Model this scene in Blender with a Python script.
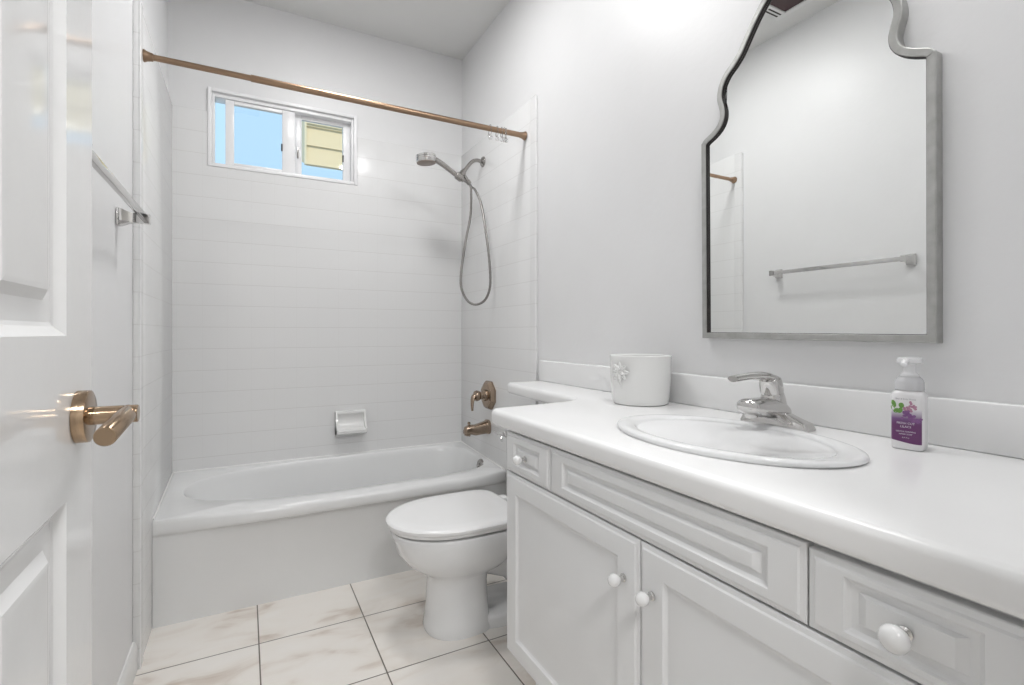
import bpy, bmesh, math, random
from mathutils import Vector, Matrix
random.seed(7)
for o in list(bpy.data.objects): bpy.data.objects.remove(o, do_unlink=True)
S = bpy.context.scene
COL = S.collection
PI = math.pi

# ---------------------------------------------------------------- camera
CAM_H = 1.1305
cam_d = bpy.data.cameras.new('camera'); cam = bpy.data.objects.new('camera', cam_d); COL.objects.link(cam)
cam.location = (0, 0, CAM_H)
cam.rotation_euler = (PI/2, 0, -math.radians(27.979))
cam_d.sensor_fit = 'HORIZONTAL'; cam_d.sensor_width = 36.0
cam_d.lens = 502.261/1024*36.0
cam_d.shift_y = -(342.5-332.58)/1024
cam_d.clip_start = 0.01; cam_d.clip_end = 100
S.camera = cam
# ---------------------------------------------------------------- sky, sun, lights, exposure
W = bpy.data.worlds.new('sky'); S.world = W; W.use_nodes = True
bgn = W.node_tree.nodes['Background']; bgn.inputs[0].default_value = (0.50, 0.755, 1.0, 1); bgn.inputs[1].default_value = 0.84
sun_d = bpy.data.lights.new('sun', 'SUN'); sun = bpy.data.objects.new('sun', sun_d); COL.objects.link(sun)
sun_d.energy = 1.68; sun_d.color = (1.0, 0.90, 0.74); sun_d.angle = 0.01; sun.rotation_euler = (math.radians(48), 0, math.radians(-14)); sun.location = (0, -3, 8)
def area_disk(name, loc, rot, size, power, color=(1, 1, 1)):
    d = bpy.data.lights.new(name, 'AREA'); d.shape = 'DISK'; d.size = size; d.energy = power; d.color = color
    o = bpy.data.objects.new(name, d); COL.objects.link(o); o.location = loc; o.rotation_euler = rot
    return o
LAMP = (0.45, 1.92)          # recessed bathroom ceiling lamp
LAMP2 = (0.98, 0.62)         # recessed lamp over the sink
HALL_FILL = (0.15, -0.75)         # unseen hall lamp, added as front fill through the doorway
area_disk('bathroom_lamp_light', (LAMP[0], LAMP[1], 2.836), (0, 0, 0), 0.34, 8.0, (1.0, 1.0, 1.0))
area_disk('vanity_lamp_light', (LAMP2[0], LAMP2[1], 2.836), (0, 0, 0), 0.24, 6.0, (1.0, 1.0, 1.0))
area_disk('hall_fill_light', (HALL_FILL[0], HALL_FILL[1], 2.40), (0, 0, 0), 0.5, 20.0,)
S.view_settings.view_transform = 'Standard'; S.view_settings.look = 'None'
S.view_settings.exposure = 0.42; S.view_settings.gamma = 1.0; S.view_settings.use_curve_mapping = False

# ---------------------------------------------------------------- materials
def mat(name, col, rough=0.5, metal=0.0, bump=None, coat=0.0, emit=None, trans=0.0, ior=1.5, noise=None, alpha=1.0, sss=0.0):
    m = bpy.data.materials.new(name); m.use_nodes = True
    nt = m.node_tree; b = nt.nodes['Principled BSDF']
    b.inputs['Base Color'].default_value = (*col, 1); b.inputs['Roughness'].default_value = rough
    b.inputs['Metallic'].default_value = metal; b.inputs['IOR'].default_value = ior
    b.inputs['Coat Weight'].default_value = coat; b.inputs['Coat Roughness'].default_value = 0.06
    b.inputs['Transmission Weight'].default_value = trans
    if emit: b.inputs['Emission Color'].default_value = (*emit[0], 1); b.inputs['Emission Strength'].default_value = emit[1]
    tc = nt.nodes.new('ShaderNodeTexCoord')
    n = nt.nodes.new('ShaderNodeTexNoise'); nt.links.new(tc.outputs['Object'], n.inputs['Vector'])
    n.inputs['Scale'].default_value = noise[0] if noise else 6.0; n.inputs['Detail'].default_value = 4
    amt = noise[1] if noise else 0.02
    mx = nt.nodes.new('ShaderNodeMix'); mx.data_type = 'RGBA'
    mx.inputs[6].default_value = (*col, 1); mx.inputs[7].default_value = (*[c*(1-amt*2) for c in col], 1) if not (noise and len(noise) > 2) else (*noise[2], 1)
    nt.links.new(n.outputs['Fac'], mx.inputs[0]); nt.links.new(mx.outputs[2], b.inputs['Base Color'])
    if bump:
        n2 = nt.nodes.new('ShaderNodeTexNoise'); nt.links.new(tc.outputs['Object'], n2.inputs['Vector'])
        n2.inputs['Scale'].default_value = bump[0]; n2.inputs['Detail'].default_value = 3
        bp = nt.nodes.new('ShaderNodeBump'); bp.inputs['Strength'].default_value = bump[1]; bp.inputs['Distance'].default_value = bump[2]
        nt.links.new(n2.outputs['Fac'], bp.inputs['Height']); nt.links.new(bp.outputs['Normal'], b.inputs['Normal'])
    return m

M = {}
M['paint'] = mat('white_wall_paint', (0.81, 0.81, 0.815), 0.42, bump=(45, 0.22, 0.002))
M['ceil'] = mat('white_ceiling_paint', (0.78, 0.78, 0.77), 0.6, bump=(60, 0.25, 0.002))
M['enamel'] = mat('white_door_enamel', (0.80, 0.80, 0.80), 0.11, bump=(30, 0.10, 0.0015), ior=1.6)
M['trim'] = mat('white_trim_paint', (0.81, 0.81, 0.80), 0.3)
M['cab'] = mat('white_cabinet_lacquer', (0.80, 0.805, 0.81), 0.34)
M['carc'] = mat('white_cabinet_carcass', (0.70, 0.70, 0.70), 0.5)
M['counter'] = mat('white_solid_surface', (0.88, 0.88, 0.88), 0.26)
M['porc'] = mat('white_porcelain', (0.86, 0.865, 0.87), 0.07, coat=0.3)
M['tubw'] = mat('white_tub_enamel', (0.82, 0.825, 0.825), 0.12, coat=0.2)
M['seat'] = mat('white_seat_plastic', (0.88, 0.88, 0.88), 0.2)
M['ceram'] = mat('white_glazed_ceramic', (0.84, 0.84, 0.83), 0.15)
M['knob'] = mat('white_knob_ceramic', (0.80, 0.80, 0.80), 0.2)
M['chrome'] = mat('chrome', (0.64, 0.63, 0.62), 0.07, 1.0)
M['nickel'] = mat('brushed_nickel', (0.37, 0.355, 0.34), 0.24, 1.0)
M['hose'] = mat('metal_hose', (0.27, 0.26, 0.25), 0.34, 1.0)
M['bronze'] = mat('champagne_bronze', (0.38, 0.295, 0.225), 0.24, 1.0)
M['gold'] = mat('satin_bronze', (0.40, 0.29, 0.195), 0.18, 1.0)
M['rodm'] = mat('copper_rod', (0.38, 0.265, 0.185), 0.3, 1.0, noise=(3, 0.1, (0.30, 0.20, 0.13)))
M['steel'] = mat('antiqued_silver_frame', (0.56, 0.56, 0.55), 0.36, 0.65, noise=(38, 0.1, (0.33, 0.33, 0.31)), bump=(80, 0.2, 0.002))
M['silver'] = mat('mirror_silver', (0.90, 0.91, 0.90), 0.0, 1.0)
M['dark'] = mat('dark_gap', (0.03, 0.025, 0.025), 0.6)
M['maroon'] = mat('dark_vent_interior', (0.05, 0.02, 0.022), 0.5)
M['vinyl'] = mat('white_window_vinyl', (0.92, 0.92, 0.93), 0.25)
M['black'] = mat('black_latch', (0.03, 0.03, 0.035), 0.4)
M['siding'] = mat('cream_siding', (0.84, 0.665, 0.41), 0.6)
M['soffit'] = mat('cream_trim', (0.84, 0.70, 0.47), 0.6)
M['ground'] = mat('outdoor_concrete', (0.45, 0.44, 0.42), 0.8)
M['clear'] = mat('clear_acrylic', (0.95, 0.95, 0.95), 0.05, trans=0.9, ior=1.45)
M['pump'] = mat('white_pump_plastic', (0.86, 0.86, 0.87), 0.25)
M['bottle'] = mat('white_bottle_plastic', (0.88, 0.87, 0.88), 0.2)
M['collar'] = mat('translucent_bottle_plastic', (0.80, 0.80, 0.82), 0.2, trans=0.25)
M['leaf'] = mat('printed_leaf_green', (0.10, 0.26, 0.05), 0.4, noise=(120, 0.2, (0.22, 0.42, 0.10)))
M['lilac'] = mat('printed_lilac', (0.16, 0.055, 0.20), 0.4, noise=(180, 0.2, (0.36, 0.17, 0.40)))
M['pink'] = mat('printed_pink_blossom', (0.40, 0.16, 0.27), 0.4, noise=(180, 0.2, (0.6, 0.35, 0.45)))
M['ink'] = mat('grey_ink', (0.30, 0.30, 0.33), 0.5)
M['white_ink'] = mat('white_ink', (0.86, 0.82, 0.88), 0.5)
M['lens'] = mat('lamp_lens', (0.9, 0.9, 0.9), 0.5, emit=((1.0, 0.98, 0.95), 4.0))
M['glass'] = None
M['hallpaint'] = mat('hall_paint', (0.78, 0.775, 0.76), 0.6)
M['rubber'] = mat('grey_spray_face', (0.30, 0.25, 0.22), 0.5)

# clear window pane: thin glass (transparent with a fresnel mirror)
g = bpy.data.materials.new('window_glass'); g.use_nodes = True; nt = g.node_tree; nt.nodes.remove(nt.nodes['Principled BSDF'])
tr = nt.nodes.new('ShaderNodeBsdfTransparent'); gl = nt.nodes.new('ShaderNodeBsdfGlossy'); gl.inputs['Roughness'].default_value = 0.0
fr = nt.nodes.new('ShaderNodeFresnel'); fr.inputs[0].default_value = 1.45; ms = nt.nodes.new('ShaderNodeMixShader')
tr.inputs[0].default_value = (0.97, 0.98, 0.98, 1)
nt.links.new(fr.outputs[0], ms.inputs[0]); nt.links.new(tr.outputs[0], ms.inputs[1]); nt.links.new(gl.outputs[0], ms.inputs[2])
nt.links.new(ms.outputs[0], nt.nodes['Material Output'].inputs[0]); M['glass'] = g

def math_n(nt, op, a, b=None, c=None):
    n = nt.nodes.new('ShaderNodeMath'); n.operation = op
    for i, v in enumerate((a, b, c)):
        if v is None: continue
        if isinstance(v, (int, float)): n.inputs[i].default_value = v
        else: nt.links.new(v, n.inputs[i])
    return n.outputs[0]
def grid_mask(nt, u, v, su, sv, ou, ov, half, soft, weak_u=None):
    """0 on the joint, 1 on the tile"""
    def d(c, s, o):
        f = math_n(nt, 'FRACT', math_n(nt, 'DIVIDE', math_n(nt, 'SUBTRACT', c, o), s))
        return math_n(nt, 'MULTIPLY', math_n(nt, 'MINIMUM', f, math_n(nt, 'SUBTRACT', 1.0, f)), s)
    m = math_n(nt, 'MINIMUM', d(u, su, ou) if weak_u is None else math_n(nt, 'ADD', d(u, su, ou), weak_u), d(v, sv, ov))
    mr = nt.nodes.new('ShaderNodeMapRange'); mr.interpolation_type = 'SMOOTHSTEP'
    mr.inputs[1].default_value = half; mr.inputs[2].default_value = half+soft
    nt.links.new(m, mr.inputs[0]); return mr.outputs[0]
TILE = 0.1087; TOPZ = 2.2446
def wall_tile(name, axis, off):
    m = bpy.data.materials.new(name); m.use_nodes = True; nt = m.node_tree; b = nt.nodes['Principled BSDF']
    geo = nt.nodes.new('ShaderNodeTexCoord'); sp = nt.nodes.new('ShaderNodeSeparateXYZ'); nt.links.new(geo.outputs['Object'], sp.inputs[0])
    k = grid_mask(nt, sp.outputs[axis], sp.outputs[2], TILE, TILE, off, TOPZ, 0.0008, 0.0016, 0.0014)
    mx = nt.nodes.new('ShaderNodeMix'); mx.data_type = 'RGBA'; nt.links.new(k, mx.inputs[0])
    mx.inputs[6].default_value = (0.72, 0.715, 0.71, 1); mx.inputs[7].default_value = (0.80, 0.80, 0.80, 1)
    nt.links.new(mx.outputs[2], b.inputs['Base Color'])
    nz = nt.nodes.new('ShaderNodeTexNoise'); nz.inputs['Scale'].default_value = 9; nt.links.new(geo.outputs['Object'], nz.inputs['Vector'])
    hsum = math_n(nt, 'ADD', k, math_n(nt, 'MULTIPLY', nz.outputs[0], 0.6))
    bp = nt.nodes.new('ShaderNodeBump'); bp.inputs['Strength'].default_value = 0.35; bp.inputs['Distance'].default_value = 0.0007
    nt.links.new(hsum, bp.inputs['Height']); nt.links.new(bp.outputs[0], b.inputs['Normal'])
    b.inputs['Roughness'].default_value = 0.15
    return m
M['tile_x'] = wall_tile('white_wall_tile_back', 0, 0.897)
M['tile_y'] = wall_tile('white_wall_tile_side', 1, 2.0995)
def floor_tile():
    m = bpy.data.materials.new('cream_marble_floor_tile'); m.use_nodes = True; nt = m.node_tree; b = nt.nodes['Principled BSDF']
    geo = nt.nodes.new('ShaderNodeTexCoord'); sp = nt.nodes.new('ShaderNodeSeparateXYZ'); nt.links.new(geo.outputs['Object'], sp.inputs[0])
    T = 0.3729
    k = grid_mask(nt, sp.outputs[0], sp.outputs[1], T, T, 0.0442, 2.042, 0.0016, 0.0012)
    # per-tile shift of the veins
    cx = math_n(nt, 'FLOOR', math_n(nt, 'DIVIDE', math_n(nt, 'SUBTRACT', sp.outputs[0], 0.0442), T))
    cy = math_n(nt, 'FLOOR', math_n(nt, 'DIVIDE', math_n(nt, 'SUBTRACT', sp.outputs[1], 2.042), T))
    cb = nt.nodes.new('ShaderNodeCombineXYZ')
    nt.links.new(math_n(nt, 'ADD', math_n(nt, 'MULTIPLY', cx, 3.7), sp.outputs[0]), cb.inputs[0])
    nt.links.new(math_n(nt, 'ADD', math_n(nt, 'MULTIPLY', cy, 5.3), math_n(nt, 'MULTIPLY', sp.outputs[1], 2.2)), cb.inputs[1])
    n1 = nt.nodes.new('ShaderNodeTexNoise'); n1.inputs['Scale'].default_value = 3.2; n1.inputs['Detail'].default_value = 6; n1.inputs['Distortion'].default_value = 1.1
    nt.links.new(cb.outputs[0], n1.inputs['Vector'])
    rp = nt.nodes.new('ShaderNodeValToRGB'); e = rp.color_ramp.elements
    e[0].position = 0.30; e[0].color = (0.64, 0.56, 0.49, 1); e[1].position = 0.50; e[1].color = (0.86, 0.82, 0.77, 1)
    x = e.new(0.42); x.color = (0.82, 0.77, 0.715, 1); x = e.new(0.7); x.color = (0.88, 0.85, 0.81, 1)
    nt.links.new(n1.outputs[0], rp.inputs[0])
    mx = nt.nodes.new('ShaderNodeMix'); mx.data_type = 'RGBA'; nt.links.new(k, mx.inputs[0])
    mx.inputs[6].default_value = (0.17, 0.145, 0.12, 1); nt.links.new(rp.outputs[0], mx.inputs[7])
    nt.links.new(mx.outputs[2], b.inputs['Base Color']); b.inputs['Roughness'].default_value = 0.3
    bp = nt.nodes.new('ShaderNodeBump'); bp.inputs['Strength'].default_value = 0.6; bp.inputs['Distance'].default_value = 0.002
    nt.links.new(k, bp.inputs['Height']); nt.links.new(bp.outputs[0], b.inputs['Normal'])
    return m
M['floor'] = floor_tile()
def label_mat():
    m = bpy.data.materials.new('printed_purple_label'); m.use_nodes = True; nt = m.node_tree; b = nt.nodes['Principled BSDF']
    tc = nt.nodes.new('ShaderNodeTexCoord'); sp = nt.nodes.new('ShaderNodeSeparateXYZ'); nt.links.new(tc.outputs['Object'], sp.inputs[0])
    rp = nt.nodes.new('ShaderNodeValToRGB'); e = rp.color_ramp.elements
    mr = nt.nodes.new('ShaderNodeMapRange'); mr.inputs[1].default_value = 0.05; mr.inputs[2].default_value = 0.08; nt.links.new(sp.outputs[2], mr.inputs[0])
    e[0].position = 0.0; e[0].color = (0.155, 0.045, 0.155, 1); e[1].position = 1.0; e[1].color = (0.82, 0.80, 0.83, 1)
    x = e.new(0.35); x.color = (0.21, 0.10, 0.26, 1)
    nt.links.new(mr.outputs[0], rp.inputs[0]); nt.links.new(rp.outputs[0], b.inputs['Base Color']); b.inputs['Roughness'].default_value = 0.35
    return m
M['label'] = label_mat()

# ---------------------------------------------------------------- helpers
def tag(o, label=None, cat=None, group=None, kind=None):
    if label: o['label'] = label
    if cat: o['category'] = cat
    if group: o['group'] = group
    if kind: o['kind'] = kind
    return o
def thing(name, loc, label, cat, group=None):
    o = bpy.data.objects.new(name, None); COL.objects.link(o); o.location = loc; o.empty_display_size = 0.05
    return tag(o, label, cat, group)
def root_loc(p):
    while p.parent: p = p.parent
    return Vector(p.location)
def obj(name, bm, m, parent=None, smooth=True, ang=38, origin=None):
    bmesh.ops.recalc_face_normals(bm, faces=bm.faces)
    a = math.radians(ang)
    if parent is not None: bmesh.ops.translate(bm, verts=bm.verts, vec=-root_loc(parent))
    elif origin is not None: bmesh.ops.translate(bm, verts=bm.verts, vec=-Vector(origin))
    for f in bm.faces: f.smooth = smooth
    for e in bm.edges:
        if len(e.link_faces) == 2 and e.calc_face_angle(0) > a: e.smooth = False
    me = bpy.data.meshes.new(name); bm.to_mesh(me); bm.free()
    me.materials.append(m if not isinstance(m, str) else M[m])
    o = bpy.data.objects.new(name, me); COL.objects.link(o)
    if parent is not None: o.parent = parent
    elif origin is not None: o.location = origin
    return o
def NB(): return bmesh.new()
def box(bm, x0, x1, y0, y1, z0, z1, bev=0.0, seg=2):
    vs = [bm.verts.new((x, y, z)) for x in (x0, x1) for y in (y0, y1) for z in (z0, z1)]
    fs = [(0, 1, 3, 2), (4, 6, 7, 5), (0, 4, 5, 1), (2, 3, 7, 6), (0, 2, 6, 4), (1, 5, 7, 3)]
    faces = [bm.faces.new([vs[i] for i in f]) for f in fs]
    if bev > 0:
        es = list({e for f in faces for e in f.edges})
        bmesh.ops.bevel(bm, geom=es, offset=bev, segments=seg, affect='EDGES', profile=0.5)
    return bm
def loft(bm, rings, cap0=True, cap1=True, closed=True):
    R = [[bm.verts.new(p) for p in r] for r in rings]
    n = len(R[0])
    for a, b in zip(R, R[1:]):
        for i in range(n if closed else n-1):
            j = (i+1) % n
            try: bm.faces.new((a[i], a[j], b[j], b[i]))
            except ValueError: pass
    if cap0: bm.faces.new(list(reversed(R[0])))
    if cap1: bm.faces.new(R[-1])
    return R
def frame_of(d):
    d = d.normalized(); u = Vector((0, 0, 1)) if abs(d.z) < 0.9 else Vector((1, 0, 0))
    a = d.cross(u).normalized(); b = a.cross(d).normalized(); return a, b
def lathe(bm, prof, c, axis=(0, 0, 1), seg=32, cap0=True, cap1=True):
    c = Vector(c); d = Vector(axis).normalized(); a, b = frame_of(d)
    rings = [[c+d*z+(a*math.cos(t)+b*math.sin(t))*max(r, 1e-4) for t in [2*PI*i/seg for i in range(seg)]] for r, z in prof]
    loft(bm, rings, cap0, cap1); return bm
def spline(pts, n=12):
    P = [Vector(p) for p in pts]; out = []
    for i in range(len(P)-1):
        p0 = P[i-1] if i else P[0]*2-P[1]; p1 = P[i]; p2 = P[i+1]; p3 = P[i+2] if i+2 < len(P) else P[-1]*2-P[-2]
        for k in range(n):
            t = k/n
            out.append(0.5*((2*p1)+(p2-p0)*t+(2*p0-5*p1+4*p2-p3)*t*t+(3*p1-p0-3*p2+p3)*t**3))
    out.append(P[-1]); return out
def tube(bm, pts, r, seg=14, cap=True, flat=(1, 1)):
    pts = [Vector(p) for p in pts]; n = len(pts)
    rr = r if isinstance(r, (list, tuple)) else [r]*n
    rings = []; a = None
    for i, p in enumerate(pts):
        d = (pts[min(i+1, n-1)]-pts[max(i-1, 0)]).normalized()
        if a is None: a, b = frame_of(d)
        else:
            a = (a-d*a.dot(d)).normalized(); b = d.cross(a)*-1
            b = a.cross(d)
        rings.append([p+(a*math.cos(t)*flat[0]+b*math.sin(t)*flat[1])*rr[i] for t in [2*PI*k/seg for k in range(seg)]])
    loft(bm, rings, cap, cap); return bm
def se(cx, cy, ax, ay, z, n=2.0, seg=64, rot=0):
    """superellipse ring in the xy plane"""
    out = []
    for i in range(seg):
        t = 2*PI*i/seg; c, s = math.cos(t), math.sin(t)
        x = ax*math.copysign(abs(c)**(2/n), c); y = ay*math.copysign(abs(s)**(2/n), s)
        out.append(Vector((cx+x*math.cos(rot)-y*math.sin(rot), cy+x*math.sin(rot)+y*math.cos(rot), z)))
    return out
def sphere(bm, c, r, sc=(1, 1, 1), u=16, v=10):
    mtx = Matrix.Translation(c) @ Matrix.Diagonal((r*sc[0], r*sc[1], r*sc[2], 1))
    bmesh.ops.create_uvsphere(bm, u_segments=u, v_segments=v, radius=1, matrix=mtx); return bm
def panel_front(bm, P, w, h, rings):
    """concentric rectangle steps; P(u,v,d) maps to the world, d = height above the face; rings = [(inset_u, inset_v, d)]"""
    R = []
    for iu, iv, d in rings:
        R.append([bm.verts.new(P(u, v, d)) for u, v in ((iu, iv), (w-iu, iv), (w-iu, h-iv), (iu, h-iv))])
    for a, b in zip(R, R[1:]):
        for i in range(4):
            j = (i+1) % 4; bm.faces.new((a[i], a[j], b[j], b[i]))
    bm.faces.new(R[-1]); return R
def struct(o, label=None, cat=None):
    o['kind'] = 'structure'
    if label: o['label'] = label
    if cat: o['category'] = cat
    return o
def copy_tree(o, off, parent=None):
    c = o.copy(); COL.objects.link(c)
    if parent is None: c.location = Vector(o.location)+Vector(off)
    else: c.parent = parent
    for ch in [k for k in ORIG if k.parent == o]: copy_tree(ch, off, c)
    return c

# ---------------------------------------------------------------- room
XW = -0.332; XT = -0.314           # left painted face, left tile face
XR = 1.2147; XRT = 1.2047          # right painted face, right tile face
YB = 2.9465; YBP = 2.957           # back tile face, back painted face
CE = 2.856; YF0, YF1 = -0.03, 0.09 # front wall thickness
YTL, YTR = 2.075, 2.025            # outer edges of the tiling
WX0, WX1, WZ0, WZ1 = -0.168, 0.566, 1.969, 2.369   # window opening
DX0, DX1, DZ = -0.215, 0.52, 2.13  # doorway
bm = NB(); box(bm, -0.6, 1.5, YF0, 3.3, -0.12, 0.0); struct(obj('floor', bm, 'floor'), 'cream marble look floor tiles with dark joints', 'floor')
bm = NB(); box(bm, -0.6, 1.5, YF0, 3.3, CE, CE+0.15); struct(obj('ceiling', bm, 'ceil'), 'flat white painted bathroom ceiling', 'ceiling')
bm = NB(); box(bm, XW-0.14, XW, YF0, YBP+0.14, 0, CE); struct(obj('wall_left', bm, 'paint'), 'white painted wall behind the open door', 'wall')
bm = NB(); box(bm, XR, XR+0.14, YF0, YBP+0.14, 0, CE); struct(obj('wall_right', bm, 'paint'), 'white painted wall behind the mirror and vanity', 'wall')
bm = NB()
for a in ((XW, WX0, 0, CE), (WX1, XR, 0, CE), (WX0, WX1, 0, WZ0), (WX0, WX1, WZ1, CE)):
    box(bm, a[0], a[1], YBP, YBP+0.14, a[2], a[3])
struct(obj('wall_back', bm, 'paint'), 'white wall with the small high window above the tub', 'wall')
bm = NB()
for a in ((XW, DX0, 0, CE), (DX1, XR, 0, CE), (DX0, DX1, DZ, CE)):
    box(bm, a[0], a[1], YF0, YF1, a[2], a[3])
struct(obj('wall_front', bm, 'paint'), 'white wall with the doorway', 'wall')
# tiling slabs (with window cut-out on the back wall)
bm = NB()
for a in ((XT, WX0, 0, TOPZ), (WX1, XRT, 0, TOPZ), (WX0, WX1, 0, WZ0)):
    box(bm, a[0], a[1], YB, YBP, a[2], a[3])
struct(obj('trim_1', bm, 'tile_x'), 'white square wall tiles on the back wall behind the tub', 'wall tiles')
bm = NB(); box(bm, XW, XT, YTL, YBP, 0, TOPZ, 0.003); struct(obj('trim_2', bm, 'tile_y'), 'white square wall tiles on the left wall beside the tub', 'wall tiles')
bm = NB(); box(bm, XRT, XR, YTR, YBP, 0, TOPZ, 0.003); struct(obj('trim_3', bm, 'tile_y'), 'white square wall tiles on the right wall by the shower', 'wall tiles')
# bullnose edging strips
def bullnose(name, side, y, label):
    bm = NB()
    if side < 0: x0, x1, e = XT, XT+0.004, 1
    else: x0, x1, e = XRT, XRT-0.004, -1
    pr = [(x0, y), (x0+e*0.0022, y+0.0007), (x0+e*0.0036, y+0.003), (x1, y+0.008), (x1, y+0.048), (x0, y+0.050)]
    loft(bm, [[Vector((a, b, z)) for a, b in pr] for z in (0.0, TOPZ+0.001)])
    return struct(obj(name, bm, 'tile_y', ang=30), label, 'tile edging')
bullnose('trim_4', -1, YTL, 'rounded white edge tiles ending the left tiling')
bullnose('trim_5', 1, YTR, 'rounded white edge tiles ending the right tiling')
# baseboard on left wall
bm = NB()
prof = [(XW, 0), (XW+0.013, 0), (XW+0.013, 0.075), (XW+0.010, 0.088), (XW+0.004, 0.097), (XW, 0.098)]
loft(bm, [[Vector((x, y, z)) for x, z in prof] for y in (YF1, YTL)])
struct(obj('baseboard_left', bm, 'trim', ang=25), 'white baseboard along the wall behind the door', 'baseboard')
# hallway behind the camera
bm = NB(); box(bm, -1.6, 2.0, -1.7, YF0, -0.12, 0.0); struct(obj('floor_hall', bm, 'floor'), 'hall floor outside the doorway', 'floor')
bm = NB(); box(bm, -1.6, 2.0, -1.7, YF0, 2.44, 2.56); struct(obj('ceiling_hall', bm, 'ceil'), 'hall ceiling outside the doorway', 'ceiling')
bm = NB(); box(bm, -1.72, 2.12, -1.82, -1.7, 0, 2.56); struct(obj('wall_hall_front', bm, 'hallpaint'), 'hall wall facing the doorway', 'wall')
bm = NB(); box(bm, -1.72, -1.6, -1.7, YF0, 0, 2.56); struct(obj('wall_hall_left', bm, 'hallpaint'), 'hall end wall on the left', 'wall')
bm = NB(); box(bm, 2.0, 2.12, -1.7, YF0, 0, 2.56); struct(obj('wall_hall_right', bm, 'hallpaint'), 'hall end wall on the right', 'wall')
bm = NB(); box(bm, -1.6, XW, YF0, YF1, 0, 2.56); box(bm, XR, 2.0, YF0, YF1, 0, 2.56)
struct(obj('wall_hall_back', bm, 'hallpaint'), 'hall wall either side of the bathroom', 'wall')
# ---------------------------------------------------------------- window
bm = NB(); fw = 0.022; FY0, FY1 = YB-0.004, YBP+0.085
wx0, wx1, wz0, wz1 = WX0+0.001, WX1-0.001, WZ0+0.001, WZ1-0.001
def frame_bars(bm, x0, x1, z0, z1, y0, y1, w, wb=None, wt=None, bev=0.003):
    wb = wb or w; wt = wt or w
    box(bm, x0, x0+w, y0, y1, z0, z1, bev); box(bm, x1-w, x1, y0, y1, z0, z1, bev)
    box(bm, x0+w, x1-w, y0, y1, z0, z0+wb, bev); box(bm, x0+w, x1-w, y0, y1, z1-wt, z1, bev)
frame_bars(bm, wx0, wx1, wz0, wz1, FY0, FY1, 0.018)
frame_bars(bm, wx0+0.018, wx1-0.018, wz0+0.018, wz1-0.018, YB+0.012, FY1, 0.012, 0.006, 0.020)
win = struct(obj('window_1', bm, 'vinyl'), 'small white sliding window high above the tub', 'window')
ix0, ix1, iz0, iz1 = wx0+0.030, wx1-0.030, wz0+0.024, wz1-0.038
sx0, sx1 = -0.090, 0.240
bm = NB(); SY0, SY1 = YB+0.020, YB+0.044
box(bm, sx0, sx0+0.040, SY0, SY1, iz0+0.001, iz1-0.001, 0.003); box(bm, sx1-0.064, sx1, SY0, SY1, iz0+0.001, iz1-0.001, 0.003)
box(bm, sx0+0.040, sx1-0.064, SY0, SY1, iz0+0.001, iz0+0.014, 0.003); box(bm, sx0+0.040, sx1-0.064, SY0, SY1, iz1-0.02, iz1-0.001, 0.003)
sash = obj('sliding_sash', bm, 'vinyl', win)
bm = NB(); box(bm, sx0+0.042, sx1-0.066, SY0+0.009, SY0+0.012, iz0+0.015, iz1-0.021); obj('sliding_pane', bm, 'glass', sash)
bm = NB(); frame_bars(bm, 0.236, ix1, iz0, iz1, YB+0.05, YB+0.074, 0.04, 0.012, 0.022, 0.003); fsash = obj('fixed_sash', bm, 'vinyl', win)
bm = NB(); box(bm, 0.277, ix1-0.041, YB+0.06, YB+0.063, iz0+0.013, iz1-0.023); obj('fixed_pane', bm, 'glass', fsash)
for x, nm in ((sx1-0.066, sash), (ix1-0.041, fsash)):
    y = SY0-0.006 if nm is sash else YB+0.044
    bm = NB(); box(bm, x-0.004, x+0.004, y, y+0.0058, 2.105, 2.145, 0.002); tag(obj('latch', bm, 'black', nm), 'black latch')
bm = NB(); box(bm, 0.252, 0.260, YB+0.043, YB+0.0498, 2.09, 2.15, 0.002); obj('lock_lever', bm, 'nickel', fsash)

# ---------------------------------------------------------------- outside
bm = NB(); box(bm, -6, 8, YBP+0.15, 14, -0.4, -0.14); tag(struct(obj('ground_outside', bm, 'ground')), 'concrete ground outside the window', 'ground')
hs = thing('neighbouring_house', (2.2, 5.9, -0.14), 'cream clapboard house seen through the right window pane', 'house')
bm = NB(); y0 = 4.9; hx0, hx1 = 0.475, 4.0
zz = [2.665, 2.838, 3.011, 3.184, 3.357, 3.53]
for a, b in zip(zz, zz[1:]):
    vs = [(y0+0.004, a), (y0+0.022, b), (y0+0.06, b), (y0+0.06, a)]
    loft(bm, [[Vector((x, y, z)) for y, z in vs] for x in (hx0+0.018, hx1)])
obj('siding', bm, 'siding', hs, smooth=False)
bm = NB(); box(bm, hx0, hx0+0.018, y0-0.002, y0+0.03, 2.66, 3.53); box(bm, hx0+0.018, hx1, y0-0.012, y0+0.06, 3.03, 3.06); obj('corner_board', bm, 'soffit', hs, smooth=False)
bm = NB(); loft(bm, [[Vector((x, y, z)) for y, z in ((y0+0.06, 2.672), (y0+0.06, 3.53), (7.0, 3.53), (7.0, 3.40))] for x in (hx0+0.03, hx1)]); obj('upper_storey', bm, 'siding', hs, smooth=False)
bm = NB(); box(bm, 2.2, hx1, 5.2, 6.9, -0.14, 3.2); obj('lower_storey', bm, 'siding', hs, smooth=False)
bm = NB(); loft(bm, [[Vector((x, 4.88, 3.53)), Vector((x, 7.1, 3.53)), Vector((x, 5.95, 4.2))] for x in (hx0+0.05, hx1+0.3)]); obj('roof', bm, 'ground', hs, smooth=False)

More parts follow.
